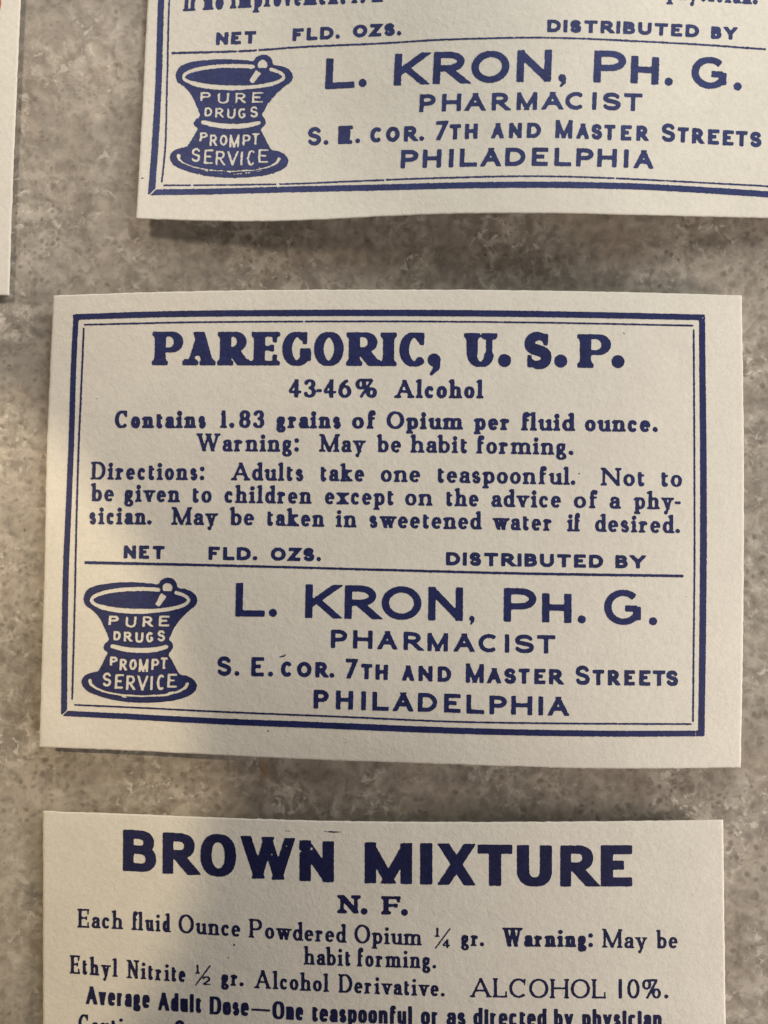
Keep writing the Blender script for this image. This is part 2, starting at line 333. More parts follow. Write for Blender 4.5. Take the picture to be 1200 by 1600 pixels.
def glyph(ink, ch, st, gx, k, cap, base, lean, neg=False):
    wn, spec = GL[ch]; low = ch.islower(); wd = wn * k * cap
    T, t = st.T, st.t
    def my(y):
        if not low: return t / 2 + y * (cap - t)
        X = st.X * cap; A = st.A * cap; D = st.D * cap
        if y < 0: return t / 2 + (y / -0.5) * (D)
        if y <= 1: return t / 2 + y * (X - t)
        return X - t / 2 + (y - 1) / 0.6 * (A - X)
    def place(x, yy):                                   # glyph space -> photograph pixels
        px = gx + T / 2 + x * wd
        return (px + lean(px) * yy, ipol(base, px) - yy)
    X = st.X * cap if low else cap
    edge = {0.0: 0.0, 1.0: X, 1.6: st.A * cap, -0.5: st.D * cap} if low else {0.0: 0.0, 1.0: cap}
    for part in spec.split('|'):
        if part[0] == '+':
            if not st.serif: continue
            part = part[1:]
        elif part[0] == '-':
            if st.serif: continue
            part = part[1:]
        op, rest = part[0], part[2:]
        if op in 'Ssmhv':
            v = [float(q) for q in rest.split()]; x0, y0, x1, y1 = v
            hor = abs(y1 - y0) < 1e-6
            wid = T if op == 'S' else (t if op in 's' else (t + (T - t) * (0.25 if st.serif else .95) if op == 'm' else (st.st if op == 'h' else st.st)))
            if op == 's' and not hor and not st.serif: wid = t + (T - t) * 0.6
            if ch == '-': wid = max(t, T * .8)
            if not hor and x0 != x1 and not st.serif and ch in 'WMKX' : wid = min(wid, T * .88)
            if op == 's' and not hor and st.serif: wid = t * 1.1
            a, b = [x0, my(y0)], [x1, my(y1)]; clips = []
            if hor:                                     # arms reach the outer face of the box
                e = 0.5 * T if (wd > 0 and op == 's') else 0
                pa, pb = place(*a), place(*b)
                sx = 1 if pb[0] > pa[0] else -1
                if x1 >= 1: pb = (pb[0] + e * .9 * sx, pb[1])
                if x0 <= 0: pa = (pa[0] - (e * .9 * sx if ch in 'TZz-' else 0), pa[1])
            else:
                for P, (yy, oth) in ((a, (y0, b)), (b, (y1, a))):
                    if yy in edge and op != 'v':
                        q = edge[yy]; up = P[1] > oth[1]
                        f = (T * 1.0 + t) / max(1e-6, abs(P[1] - oth[1]))
                        P0 = (P[0] + (P[0] - oth[0]) * f * 1.0, P[1] + (P[1] - oth[1]) * f)
                        sgn = -1 if up else 1           # image y grows downward
                        xx = gx + T / 2 + P[0] * wd
                        by = ipol(base, xx) - q
                        clips.append((0, sgn, sgn * by))
                        P[0], P[1] = P0
                    elif yy in edge and op == 'v':
                        q = edge[yy]; P[1] = q
                if ch in 'NM' and x0 != x1:
                    pad = T * .5 if (op == 'S' or not st.serif) else T * .5
                    yl = cap / 2; xl = gx + T / 2 - pad + lean(gx) * yl; xr = gx + T / 2 + wd + pad + lean(gx + wd) * yl
                    by = ipol(base, gx + wd / 2) - yl; ln = lean(gx + wd / 2)
                    clips.append((-1, -ln, -(xl + ln * by))); clips.append((1, ln, xr + ln * by))
                pa, pb = place(*a), place(*b)
            ink.chain([pa, pb], wid / 2, neg, clips=clips)
        elif op in 'CWE':
            if op == 'E':
                cx, cy, rx, ry, a0, a1 = [float(q) for q in rest.split()]
                m = max(8, int(abs(a1 - a0) / 11)); P = []
                for i in range(m + 1):
                    a = math.radians(a0 + (a1 - a0) * i / m); e = 2 / st.sq
                    c_, s_ = math.cos(a), math.sin(a)
                    P.append((cx + rx * math.copysign(abs(c_) ** e, c_), cy + ry * math.copysign(abs(s_) ** e, s_)))
            else: P = parse(rest)
            Q = [place(x, my(y)) for x, y in P]; R = []
            for i in range(len(Q)):
                p, q = Q[max(0, i - 1)], Q[min(len(Q) - 1, i + 1)]
                dx, dy = q[0] - p[0], q[1] - p[1]; L = math.hypot(dx, dy) or 1
                if op == 'E' and abs(a1 - a0) >= 360 and i in (0, len(Q) - 1): dx, dy, L = 0, 1, 1
                if op == 'W': wv = t + (T - t) * math.sin(math.pi * i / (len(Q) - 1)) ** .8
                else: wv = t + (T * st.bowl - t) * abs(dy / L) ** 1.15
                R.append(wv / 2)
            ink.chain(Q, R, neg, closed=(op == 'E' and abs(a1 - a0) >= 360))
        elif op == 'O':
            v = [float(q) for q in rest.split()]; r = st.dot * (v[2] if len(v) > 2 else 1.0)
            y = my(v[1]) if (low or len(v) > 2) else (r + v[1] * cap)
            x, y = place(v[0], y) if len(v) > 2 or low else place(0, y)
            ink.disc(x, y, r, neg)
        elif op == 'Q':
            r = st.dot; x, y = place(0, r)
            ink.disc(x, y, r, neg)
            ink.chain([(x + r * .45, y), (x + r * .42, y + r * 1.1), (x - r * .45, y + r * 2.2)], [r * .55, r * .5, r * .22], neg, round_=True)
        elif op in 'ft':
            v = [float(q) for q in rest.split()]; x, y = v[0], v[1]; lf, rt = (v[2], v[3]) if len(v) > 2 else (1, 1)
            q = edge.get(y, y * cap); h = st.st
            xx = gx + T / 2 + x * wd
            yc = q + h / 2 if op == 'f' else q - h / 2
            hw = T * 0.5
            p0 = (xx - lf * (hw + st.sl) + lean(xx) * yc, ipol(base, xx - hw) - yc); p1 = (xx + rt * (hw + st.sl) + lean(xx) * yc, ipol(base, xx + hw) - yc)
            ink.chain([p0, p1], h / 2, neg)
            sg = 1 if op == 'f' else -1                 # bracket
            p0 = (xx - lf * (hw + st.sl * .35) + lean(xx) * yc, p0[1] - sg * h * .55); p1 = (xx + rt * (hw + st.sl * .35) + lean(xx) * yc, p1[1] - sg * h * .55)
            ink.chain([p0, p1], h * .32, neg)
        elif op == 'w':
            v = [float(q) for q in rest.split()]; q = edge.get(v[1], v[1] * X)
            xx = gx + T / 2 + v[0] * wd; h = st.st
            a = (xx - T / 2 - st.sl + lean(xx) * q, ipol(base, xx) - q + h * 1.25); b = (xx + lean(xx) * q, ipol(base, xx) - q + h * .55)
            ink.chain([a, b], [h * .5, h * .6], neg)
def word(ink, text, x0, x1, base, cap, st, lean, neg=False, caps=None):
    # fits the word between x0 and x1; caps: per-letter cap heights (small capitals)
    if st.serif:
        a, b = text[0], text[-1]
        if a in 'BDEFHIKLMNPRTUVWXYAbdhiklmnprux1uvwy': x0 += st.sl * .8
        if b in 'AHIKMNRTUVWXYhiklmnuxrvwya': x1 -= st.sl * .8
    hs = caps or [cap] * len(text)
    gap = st.gap * cap
    gaps = []
    for a, b in zip(text, text[1:]):
        g = gap
        if st.serif:
            ra = 1.0 if a in 'AFHIKMNTUVWXYPfhiklmnqrvwxy' else (.5 if a in 'adut1' else 0.15)
            lb = 1.0 if b in 'ABDEFHIKLMNPRTUVWXYfhklmnpruivwxyj' else 0.15
            if b in 'adegoc' and a in 'vwyrf': lb = -.4
            g = gap * .62 + st.sl * .8 * (ra + lb)
        else:
            rnd = (a in 'CDGOPSaecosbp') + (b in 'CGOSaecosdg')
            g = gap * (1.12 - .14 * rnd)
        if b in '.,:': g = gap * .75
        if a in '.,': g = gap * 1.5
        if a == 'f' and b == 'l': g = gap * .7
        if (a + b) in ('LD', 'AV', 'Av', 'TA', 'PA'): g = gap * .8
        gaps.append(g)
    def bw(c): return 2 * st.dot if c in '.,:' else st.T
    fixed = sum(bw(c) for c in text) + sum(gaps); free = sum(GL[c][0] * h for c, h in zip(text, hs))
    k = (x1 - x0 - fixed) / free if free > 0 else 1.0
    if k < 0.25:
        gaps = [g * .5 for g in gaps]; k = max(.2, (x1 - x0 - sum(bw(c) for c in text) - sum(gaps)) / max(free, 1e-6))
    x = x0
    for i, (c, h) in enumerate(zip(text, hs)):
        off = (bw(c) - st.T) / 2
        glyph(ink, c, st, x + off, k, h, base, lean, neg)
        x += bw(c) + GL[c][0] * k * h + (gaps[i] if i < len(gaps) else 0)
#INK>

def marching(F):
    """contour the ink field at one half: list of polygons in grid units (rows run down)"""
    I = F >= 0.5
    full = I[:-1, :-1] & I[1:, :-1] & I[:-1, 1:] & I[1:, 1:]
    anyc = I[:-1, :-1] | I[1:, :-1] | I[:-1, 1:] | I[1:, 1:]
    polys = []
    pad = np.zeros((full.shape[0], 1), np.int8)
    d = np.diff(np.hstack([pad, full.astype(np.int8), pad]), axis=1)
    js, a = np.nonzero(d == 1); _, b = np.nonzero(d == -1)
    for j, i0, i1 in zip(js.tolist(), a.tolist(), b.tolist()):
        while i0 < i1:
            i2 = min(i1, i0 + 30)
            polys.append(((i0, j + 1), (i2, j + 1), (i2, j), (i0, j))); i0 = i2
    js, is_ = np.nonzero(anyc & ~full)
    for j, i in zip(js.tolist(), is_.tolist()):
        c = ((i, j + 1), (i + 1, j + 1), (i + 1, j), (i, j)); v = [float(F[y, x]) for x, y in c]; p = []
        for k in range(4):
            v0, v1 = v[k], v[(k + 1) & 3]; (xa, ya), (xb, yb) = c[k], c[(k + 1) & 3]
            if v0 >= .5: p.append((xa, ya))
            if (v0 >= .5) != (v1 >= .5):
                t = min(.999, max(.001, (.5 - v0) / (v1 - v0))); p.append((xa + (xb - xa) * t, ya + (yb - ya) * t))
        if len(p) >= 3: polys.append(tuple(p))
    return polys

# ---------------------------------------------------------------- geometry helpers
def world_xy(px, py, h):
    k = S * (H - h) / H                                  # the spot on the lifted paper that lies at this place
    return (px - 600) * k, (800 - py) * k
def mesh_obj(name, verts, faces, mat, parent=None, smooth=False):
    me = bpy.data.meshes.new(name); me.from_pydata(verts, [], faces); me.update()
    me.materials.append(mat)
    if smooth: me.polygons.foreach_set('use_smooth', [True] * len(me.polygons))
    o = bpy.data.objects.new(name, me); COL.objects.link(o)
    if parent: o.parent = parent
    return o
EPS = 0.000022
def ink_mesh(name, ink, F, height, mat, parent):
    polys = marching(F)
    if not polys: return None
    cnt = [len(p) for p in polys]
    P = np.array([q for p in polys for q in p], np.float64)
    X = ink.x0 + P[:, 0] * G; Y = ink.y0 + P[:, 1] * G
    h = height(X, Y) + EPS; k = S * (H - h) / H
    V = np.stack([(X - 600) * k, (800 - Y) * k, h], 1)
    off = np.concatenate([[0], np.cumsum(cnt)]).tolist()
    faces = [tuple(range(off[i], off[i + 1])) for i in range(len(cnt))]
    o = mesh_obj(name, V.tolist(), faces, mat, parent)
    o.location = -Vector(parent.location) if parent else (0, 0, 0)
    return o
def edge_at(poly, u):
    P = np.array(poly, float); d = np.concatenate([[0], np.cumsum(np.hypot(*np.diff(P, axis=0).T))]); d /= d[-1]
    # smooth curve through the measured points
    m = np.gradient(P, d, axis=0)
    i = np.clip(np.searchsorted(d, u, 'right') - 1, 0, len(d) - 2); hh = (d[i + 1] - d[i]); t = (u - d[i]) / hh
    t = t[:, None]; hh = hh[:, None]
    return ((2 * t ** 3 - 3 * t ** 2 + 1) * P[i] + (t ** 3 - 2 * t ** 2 + t) * hh * m[i] + (-2 * t ** 3 + 3 * t ** 2) * P[i + 1] + (t ** 3 - t ** 2) * hh * m[i + 1])
def paper_sheet(name, top, bottom, left, right, height, mat, parent, thick=0.00016, nu=150, nv=110, seed=1):
    """a sheet bounded by four measured edges, lying at height(px, py), with a real thickness and a worn cut edge"""
    rng = np.random.RandomState(seed)
    inner = lambda n: np.concatenate([[0, .0016, .004], np.linspace(.01, .99, n - 6), [.996, .9984, 1]])
    u = inner(nu); v = inner(nv)
    Tp, Bt, Lf, Rt = edge_at(top, u), edge_at(bottom, u), edge_at(left, v), edge_at(right, v)
    for E, ax, nn in ((Tp, 1, len(u)), (Bt, 1, len(u)), (Lf, 0, len(v)), (Rt, 0, len(v))):
        r = rng.randn(nn) * .22; r[0] = r[-1] = 0; E[:, ax] += r
    U, V_ = np.meshgrid(u, v)
    P = ((1 - V_)[..., None] * Tp[None] + V_[..., None] * Bt[None] + (1 - U)[..., None] * Lf[:, None] + U[..., None] * Rt[:, None]
         - ((1 - U) * (1 - V_))[..., None] * Tp[0] - (U * (1 - V_))[..., None] * Tp[-1] - ((1 - U) * V_)[..., None] * Bt[0] - (U * V_)[..., None] * Bt[-1])
    hh = height(P[..., 0], P[..., 1])
    n, m = len(v), len(u)
    rim = np.zeros((n, m)); rim[0] = rim[-1] = 1; rim[:, 0] = rim[:, -1] = 1
    k = S * (H - hh) / H
    W = np.stack([(P[..., 0] - 600) * k, (800 - P[..., 1]) * k, hh - rim * .00005], -1)
    B = W.copy(); B[..., 2] = hh - thick
    verts = np.concatenate([W.reshape(-1, 3), B.reshape(-1, 3)]).tolist(); faces = []
    N_ = n * m
    for j in range(n - 1):
        for i in range(m - 1):
            a = j * m + i; faces.append((a, a + m, a + m + 1, a + 1)); faces.append((N_ + a, N_ + a + 1, N_ + a + m + 1, N_ + a + m))
    ring = [i for i in range(m)] + [j * m + m - 1 for j in range(1, n)] + [(n - 1) * m + i for i in range(m - 2, -1, -1)] + [j * m for j in range(n - 2, 0, -1)]
    for a, b in zip(ring, ring[1:] + ring[:1]): faces.append((a, b, N_ + b, N_ + a))
    o = mesh_obj(name, verts, faces, mat, parent, smooth=True)
    o.location = -Vector(parent.location)
    return o
def label_root(name, label, cx, cy):
    o = bpy.data.objects.new(name, None); COL.objects.link(o); o.empty_display_size = .01
    x, y = world_xy(cx, cy, 0); o.location = (x, y, 0)
    o['label'] = label; o['category'] = 'label'; o['group'] = 'medicine labels laid on the stone'
    return o
SEED = [10]
def print_lines(parent, name, lines, lean, height, mat, blur=.75, rough=.09, gain=0., holes=0., neg_after=None):
    """lines: (style, cap, base, [(text, x0, x1), ...]); all of them become one printed block"""
    xs = [a for st, cap, base, ws in lines for w_ in ws for a in (w_[1], w_[2])]
    ys = [ipol(base, x) for st, cap, base, ws in lines for w_ in ws for x in (w_[1], w_[2])]
    cm = max(l[1] for l in lines)
    ink = Ink(min(xs) - 14, min(ys) - cm - 14, max(xs) + 14, max(ys) + cm * .5 + 12)
    for st, cap, base, ws in lines:
        for w_ in ws:
            word(ink, w_[0], w_[1], w_[2], base, w_[3] if len(w_) > 3 else cap, st, lean)
    if neg_after: neg_after(ink)
    SEED[0] += 1
    return ink_mesh(name, ink, ink.finish(blur, rough, SEED[0], gain, holes), height, mat, parent)
def frame_print(parent, name, thick, thin, erase, height, mat, extra=None, rough=.10):
    pts = [p for l in thick + thin for p in l[0]]
    x0 = min(p[0] for p in pts) - 14; x1 = max(p[0] for p in pts) + 14; y0 = min(p[1] for p in pts) - 14; y1 = max(p[1] for p in pts) + 14
    ink = Ink(x0, y0, x1, y1)
    for l, wd in thick + thin:
        ink.chain(dense(l), [q / 2 for q in np.interp(np.linspace(0, 1, len(dense(l))), np.linspace(0, 1, len(wd)), wd)] if hasattr(wd, '__len__') else wd / 2)
    for p in erase: ink.chain(p[0], p[1] / 2, neg=True)
    if extra: extra(ink)
    SEED[0] += 1
    return ink_mesh(name, ink, ink.finish(.7, rough, SEED[0]), height, mat, parent)
def dense(l, step=24):
    L = sum(math.dist(a, b) for a, b in zip(l, l[1:])); n = max(2, int(L / step))
    if len(l) == 2: return [tuple(p) for p in np.linspace(l[0], l[1], n)]
    return [tuple(p) for p in edge_at(l, np.linspace(0, 1, n))]

# ---------------------------------------------------------------- the stone
def stone_slab():
    a, t = 0.32, 0.03
    v = [(-a, -a, 0), (a, -a, 0), (a, a, 0), (-a, a, 0), (-a, -a, -t), (a, -a, -t), (a, a, -t), (-a, a, -t)]
    f = [(0, 1, 2, 3), (4, 7, 6, 5), (0, 4, 5, 1), (1, 5, 6, 2), (2, 6, 7, 3), (3, 7, 4, 0)]
    o = mesh_obj('stone_surface', v, f, STONE); o['kind'] = 'structure'
stone_slab()

# ---------------------------------------------------------------- type styles
TITLE = Style(17.6, 7.4, 1, 3.8, 7.2, gap=.15, dot=10.2, bowl=.86)
BOLD = Style(6.4, 3.9, 1, 2.3, 3.4, gap=.17, D=-.25, dot=4.1)
BODY = Style(5.6, 3.4, 1, 2.3, 3.0, gap=.17, D=-.28, A=1.02, dot=3.6)
COPPER = Style(6.3, 5.3, gap=.20, dot=3.5)
NAME = Style(11.5, 9.8, gap=.2, dot=6.4)
TRADE = Style(6.8, 6.0, gap=.25, dot=4)
STREET = Style(6.6, 5.8, gap=.2, dot=3.8)
CITY = Style(7.2, 6.4, gap=.3, dot=4)

MORTAR_OUT = [(345,200),(352,165),(375,132),(420,110),(500,95),(600,85),(700,85),(800,92),(848,95),(862,72),(890,57),(915,53),(945,62),(968,90),(976,118),
 (1030,130),(1080,155),(1105,185),(1108,215),(1095,240),(1060,268),(1020,305),(985,345),(950,395),(930,440),(918,465),(938,490),(945,515),(930,545),(918,558),
 (940,610),(965,660),(990,700),(1040,712),(1085,740),(1105,775),(1095,810),(1050,845),(980,870),(880,885),(760,892),(650,888),(540,872),(430,840),(360,805),
 (335,770),(333,740),(350,712),(400,690),(440,680),(465,640),(490,590),(505,555),(485,540),(478,518),(490,495),(515,470),(508,445),(480,380),(445,315),(395,265),(355,235)]
def mortar(parent, tr, height, mat, rough, worn):
    """the mortar and pestle device: dark ink with the rim, pestle, bands and wording left as bare paper"""
    P = [tr(*p) for p in MORTAR_OUT]
    x0, x1 = min(p[0] for p in P) - 6, max(p[0] for p in P) + 6; y0, y1 = min(p[1] for p in P) - 6, max(p[1] for p in P) + 6
    ink = Ink(x0, y0, x1, y1); sc = 1 / 4.286
    ink.poly([tuple(p) for p in edge_at(P + [P[0]], np.linspace(0, .9999, 260))])
    E = lambda cx, cy, rx, ry, a0, a1, n=70: [tr(cx + rx * math.cos(math.radians(a0 + (a1 - a0) * i / n)), cy - ry * math.sin(math.radians(a0 + (a1 - a0) * i / n))) for i in range(n + 1)]
    # rim: runs from right of the pestle clockwise below and back to its left
    ring = E(724, 204, 325, 75, 42, -292)
    rad = [(13 + 7 * abs(math.sin(math.radians(42 - 334 * i / 70)))*.5 + (4 if 25 < i < 40 else 0)) * sc * .82 for i in range(71)]
    ink.chain(ring, rad, neg=True, round_=True)
    ink.disc(*tr(908, 122), 33 * sc, neg=True)
    ink.chain([tr(884, 168), tr(838, 240)], [22 * sc, 16 * sc], neg=True)
    ink.chain([tr(936, 150), tr(885, 150)], 6 * sc)
    band = [tr(*p) for p in ((538, 513), (600, 529), (660, 538), (720, 541), (780, 540), (840, 533), (900, 517))]
    ink.chain(band, [14 * sc, 16 * sc, 17 * sc, 17 * sc, 17 * sc, 16 * sc, 13 * sc], neg=True, round_=True)
    base = [tr(*p) for p in ((388, 742), (394, 768), (430, 795), (500, 822), (600, 840), (740, 848), (880, 842), (980, 818), (1028, 790), (1042, 764))]
    wv = [11, 10, 7, 6, 6, 5.5, 6, 7, 10, 11] if not worn else [13, 8, 4, 4, 3.5, 3.5, 3.5, 4, 8, 12]
    ink.chain(base, [q * sc for q in wv], neg=True, round_=True)
    rs = random.Random(3 if worn else 4)
    for q in range(16 if worn else 7):                   # worn hairlines following the foot
        x = rs.uniform(430, 980); y = 858 - ((x - 720) / 320) ** 2 * 62 + rs.uniform(-14, 12); ln = rs.uniform(14, 46)
        ink.chain([tr(x, y), tr(x + ln, y - (x + ln / 2 - 720) / 320 * ln * .38)], rs.uniform(1.4, 2.6) * sc, neg=True, round_=True)
    for q in range(7 if worn else 4):
        x = rs.uniform(470, 960); y = rs.uniform(300, 660); ink.chain([tr(x, y), tr(x + rs.uniform(-9, 9), y + rs.uniform(4, 14))], 1.6 * sc, neg=True, round_=True)
    T = (15.5 if not worn else 13.5) * sc
    for txt, boxes in (('PURE', [(512, 580, 308, 370), (625, 697, 315, 388), (740, 808, 312, 383), (848, 920, 308, 380)]),
                       ('DRUGS', [(543, 594, 412, 474), (613, 668, 415, 481), (690, 745, 420, 490), (762, 812, 418, 488), (838, 892, 406, 480)]),
                       ('PROMPT', [(520, 572, 582, 642), (585, 635, 597, 675), (650, 700, 598, 672), (713, 777, 597, 685), (798, 850, 597, 672), (858, 906, 588, 666)]),
                       ('SERVICE', [(470, 530, 690, 782), (553, 612, 700, 797), (628, 690, 708, 806), (702, 775, 710, 808), (790, 808, 712, 806), (833, 890, 703, 808), (905, 970, 697, 790)])):
        for c, (xa, xb, ya, yb) in zip(txt, boxes):
            (X0, Y0), (X1, Y1) = tr(xa, ya), tr(xb, yb)
            X1 = tr(xb, (ya + yb) / 2)[0]; X0 = tr(xa, (ya + yb) / 2)[0]
            st = Style(T * 1.08, T * .9)
            word(ink, c, X0, X1, Y1, Y1 - Y0, st, lambda x: .05, neg=True)
    SEED[0] += 1
    return ink_mesh('mortar_emblem', ink, ink.finish(.62, rough, SEED[0]), height, mat, parent)

def bow(px, c, wd):                                      # 1 at c, falling away smoothly
    return np.exp(-((px - c) / wd) ** 2)

# ---------------------------------------------------------------- middle label
def middle_label():
    hgt = lambda x, y: 0.00055 + 0.0029 * np.clip(1 - ((x - 640) / 620.) ** 2, 0, 1) + 0.0009 * np.clip((y - 560) / 600., 0, 1) * bow(x, 330, 420) + 0.0006 * np.exp(-(((x - 60) / 70.) ** 2 + ((y - 1170) / 70.) ** 2)) - 0.0013 * np.clip((y - 1010) / 180., 0, 1.2) ** 2 * bow(x, 520, 300)
    r = label_root('medicine_label', 'cream label in the middle headed PAREGORIC, U. S. P. inside a double blue frame', 620, 830)
    paper_sheet('paper_sheet', [(83.3, 461.7), (200, 457.5), (340, 454.2), (460, 452.8), (600, 452.4), (840, 453.8), (1000, 456.8), (1159, 461.3)],
                [(61, 1167.6), (200, 1173), (320, 1179), (480, 1186.5), (660, 1192.8), (800, 1197.5), (900, 1200.3), (1000, 1201), (1157.5, 1199.5)],
                [(83.3, 461.7), (78, 575), (73.3, 690), (69.3, 890), (65, 1040), (61, 1167.6)],
                [(1159, 461.3), (1161, 580), (1162.2, 690), (1161.8, 940), (1160.3, 1050), (1157.5, 1199.5)], hgt, PAPER, r, seed=3)
    thick = [([(114, 495.4), (230, 491.5), (460, 489), (640, 489), (840, 490.7), (980, 493.3), (1102, 496)], [9, 9.6, 10, 10, 9.6, 9]),
             ([(119, 491), (115.5, 560), (111.5, 690), (106.8, 800), (103, 890), (101, 1000), (100, 1117)], [8.5, 8.8, 9.2, 9.5, 9.5]),
             ([(97, 1114.5), (200, 1119.5), (320, 1126), (520, 1134), (720, 1142), (900, 1145.9), (1000, 1146.5), (1100, 1146)], [8.5, 9.3, 9.8, 9.8, 9.5, 9]),
             ([(1097, 492), (1097.5, 560), (1099, 700), (1099.3, 850), (1098, 1000), (1096, 1149.5)], [9.5, 10, 10.4, 10.4, 10])]
    thin = [([(131, 507.3), (300, 503.5), (460, 502.4), (640, 502.2), (840, 504), (1084, 508.8)], 2.7),
            ([(131, 512), (127.3, 600), (123.3, 690), (119.3, 820), (116.8, 940), (112.8, 1093)], 3.0),
            ([(116, 1101.3), (220, 1106), (330, 1111.5), (520, 1119.4), (720, 1128), (900, 1130.6), (1081, 1131.4)], 2.8),
            ([(1084, 514), (1085, 690), (1085.2, 900), (1084, 1010), (1083, 1128)], 2.8)]
    er = [([(95, 1120), (112, 1103)], 1.6), ([(1087.3, 1138), (1087.0, 1156)], 1.0), ([(114, 489), (121, 497)], 1.0), ([(474.5, 498), (475.5, 506)], 2.0),
          ([(1093, 502), (1105, 490)], .8)]
    def specks(ink):
        for x, y, q in ((151, 623, 1.1), (1073, 932, 1.0), (1116, 1061, 1.0), (975, 521, 1.1), (905, 740, 1.1), (419, 1142, 1.3), (855, 548, .9), (640, 858, .9), (1025, 612, .8), (708, 1160, .8), (540, 1160, .9)):
            ink.disc(x, y, q)
        ink.chain([(437, 1026.5), (444, 1025), (447.5, 1022)], [.7, 1.0, .5], round_=True)
    frame_print(r, 'double_frame', thick, thin, er, hgt, INK_MID, specks)
    lean = lambda x: .030 * (1 - (x - 80) / 1020.)
    b0 = [(238, 570.6), (480, 571.2), (750, 573), (980, 575.4)]
    print_lines(r, 'title_lettering', [(TITLE, 52.5, b0, [('P', 238, 287), ('A', 285.5, 336), ('R', 340, 391), ('E', 393, 438), ('G', 440, 488.5), ('O', 489, 538), ('R', 541.5, 596), ('I', 595, 621),
        ('C', 622.5, 670), (',', 668, 688.4), ('U', 725.7, 776), ('.', 778.2, 798.6), ('S', 818, 863), ('.', 866, 886.4), ('P', 903, 956), ('.', 955.5, 976)])], lean, hgt, INK_MID, blur=1.1, rough=.07)
    b1 = [(449, 620.8), (755, 622.5)]
    print_lines(r, 'strength_lettering', [(BOLD, 28.5, b1, [('43', 449, 493.5), ('-', 494, 503), ('46', 503.5, 549), ('%', 555, 588.5, 30), ('Alcohol', 616.5, 755)])], lean, hgt, INK_MID)
    b2 = [(179, 669), (413, 668.6), (640, 670.4), (798, 672.3), (1028, 675.2)]
    b3 = [(306, 705), (500, 706), (690, 707.6), (896, 711.2)]
    print_lines(r, 'contents_lettering', [(BOLD, 27.6, b2, [('Contains', 179, 321.7), ('1.83', 341, 413), ('grains', 431.7, 532.7), ('of', 550, 586), ('Opium', 604, 723), ('per', 741, 797.7), ('fluid', 815, 896.7), ('ounce.', 914, 1028)]),
        (BODY, 28, b3, [('Warning:', 306.7, 467), ('May', 499, 571), ('be', 589, 626.7), ('habit', 641.7, 730), ('forming.', 745, 896)])], lean, hgt, INK_MID)
    b4 = [(141, 749.3), (360, 750.5), (500, 751.7), (650, 753.5), (760, 755.3), (899, 757.8), (1066, 760.8)]
    b5 = [(141, 783.2), (350, 785.7), (480, 787.3), (610, 789.3), (760, 791.8), (930, 794.3), (1064, 796.3)]
    b6 = [(139, 819.2), (390, 820.8), (500, 823), (620, 825.3), (750, 827.3), (864, 829.6), (1063, 833.4)]
    print_lines(r, 'directions_lettering', [
        (BODY, 28, b4, [('Directions:', 141.7, 319.3), ('Adults', 361, 474.3), ('take', 500, 569), ('one', 595, 656.7), ('teaspoonful.', 683, 899), ('Not', 939, 1007), ('to', 1032.7, 1065.7)]),
        (BODY, 28, b5, [('be', 141.7, 177.7), ('given', 194, 281), ('to', 300, 330.7), ('children', 350.7, 486.7), ('except', 507.7, 615), ('on', 633, 675.7), ('the', 696.7, 747.7), ('advice', 768, 876.7), ('of', 896.7, 933), ('a', 952.7, 970), ('phy', 991, 1053), ('-', 1054, 1064)]),
        (BODY, 28, b6, [('sician.', 139, 237), ('May', 268, 340), ('be', 359, 397), ('taken', 416.7, 506.7), ('in', 525, 557), ('sweetened', 577, 751), ('water', 770, 864), ('if', 886.7, 906), ('desired.', 928, 1062.7)])], lean, hgt, INK_MID)
    b7 = [(193, 872.6), (330, 874.7), (500, 877), (700, 883.2), (800, 885), (940, 887.5), (1008, 888.3)]
    print_lines(r, 'quantity_lettering', [(COPPER, 20.6, b7, [('NET', 193, 257), ('FLD.', 325.7, 402), ('OZS.', 423, 501.7), ('DISTRIBUTED', 697, 942.7), ('BY', 961.7, 1008)])], lean, hgt, INK_MID)
    frame_print(r, 'divider_line', [([(132, 879), (300, 882.5), (440, 886), (640, 891.6), (800, 895.8), (1068, 900)], [4.8, 3.9, 3.6, 3.8, 4.0, 4.4])], [], [], hgt, INK_MID)
    bn = [(368, 963.2), (415, 963.6), (500, 966), (590, 967.8), (723, 970.2), (838, 972), (893, 973.6), (960, 976.2), (1028, 977.2)]
    print_lines(r, 'name_lettering', [(NAME, 52.5, bn, [('L', 367.7, 414.3), ('.', 420, 432.5), ('K', 476.7, 528.3), ('R', 538.3, 590.7), ('O', 596, 658.3), ('N', 669, 723.3), ('P', 787, 838),
        ('H', 847, 893, 45.5), ('.', 902.7, 915.3), ('G', 944, 1004, 55), ('.', 1014, 1028)]), (Style(8, 7, dot=4.2), 45, bn, [(',', 733, 741.5)])], lean, hgt, INK_MID, blur=.9, rough=.08)
    bp = [(517, 1012.3), (620, 1015), (668, 1017.3), (780, 1019.5), (868, 1021.3)]
    print_lines(r, 'trade_lettering', [(TRADE, 28.6, bp, [('P', 517, 542.5), ('H', 551.7, 582), ('A', 590.7, 620), ('R', 630.7, 659), ('M', 668, 700), ('A', 710, 740.7), ('C', 747.7, 780.7), ('I', 789, 796), ('S', 804, 835), ('T', 839, 868)])], lean, hgt, INK_MID)
    bs = [(339, 1055.5), (420, 1057), (515, 1058.8), (606, 1062.7), (700, 1065.6), (756, 1067.6), (860, 1069.3), (950, 1070.8), (1060, 1071.8)]
    sm = 24
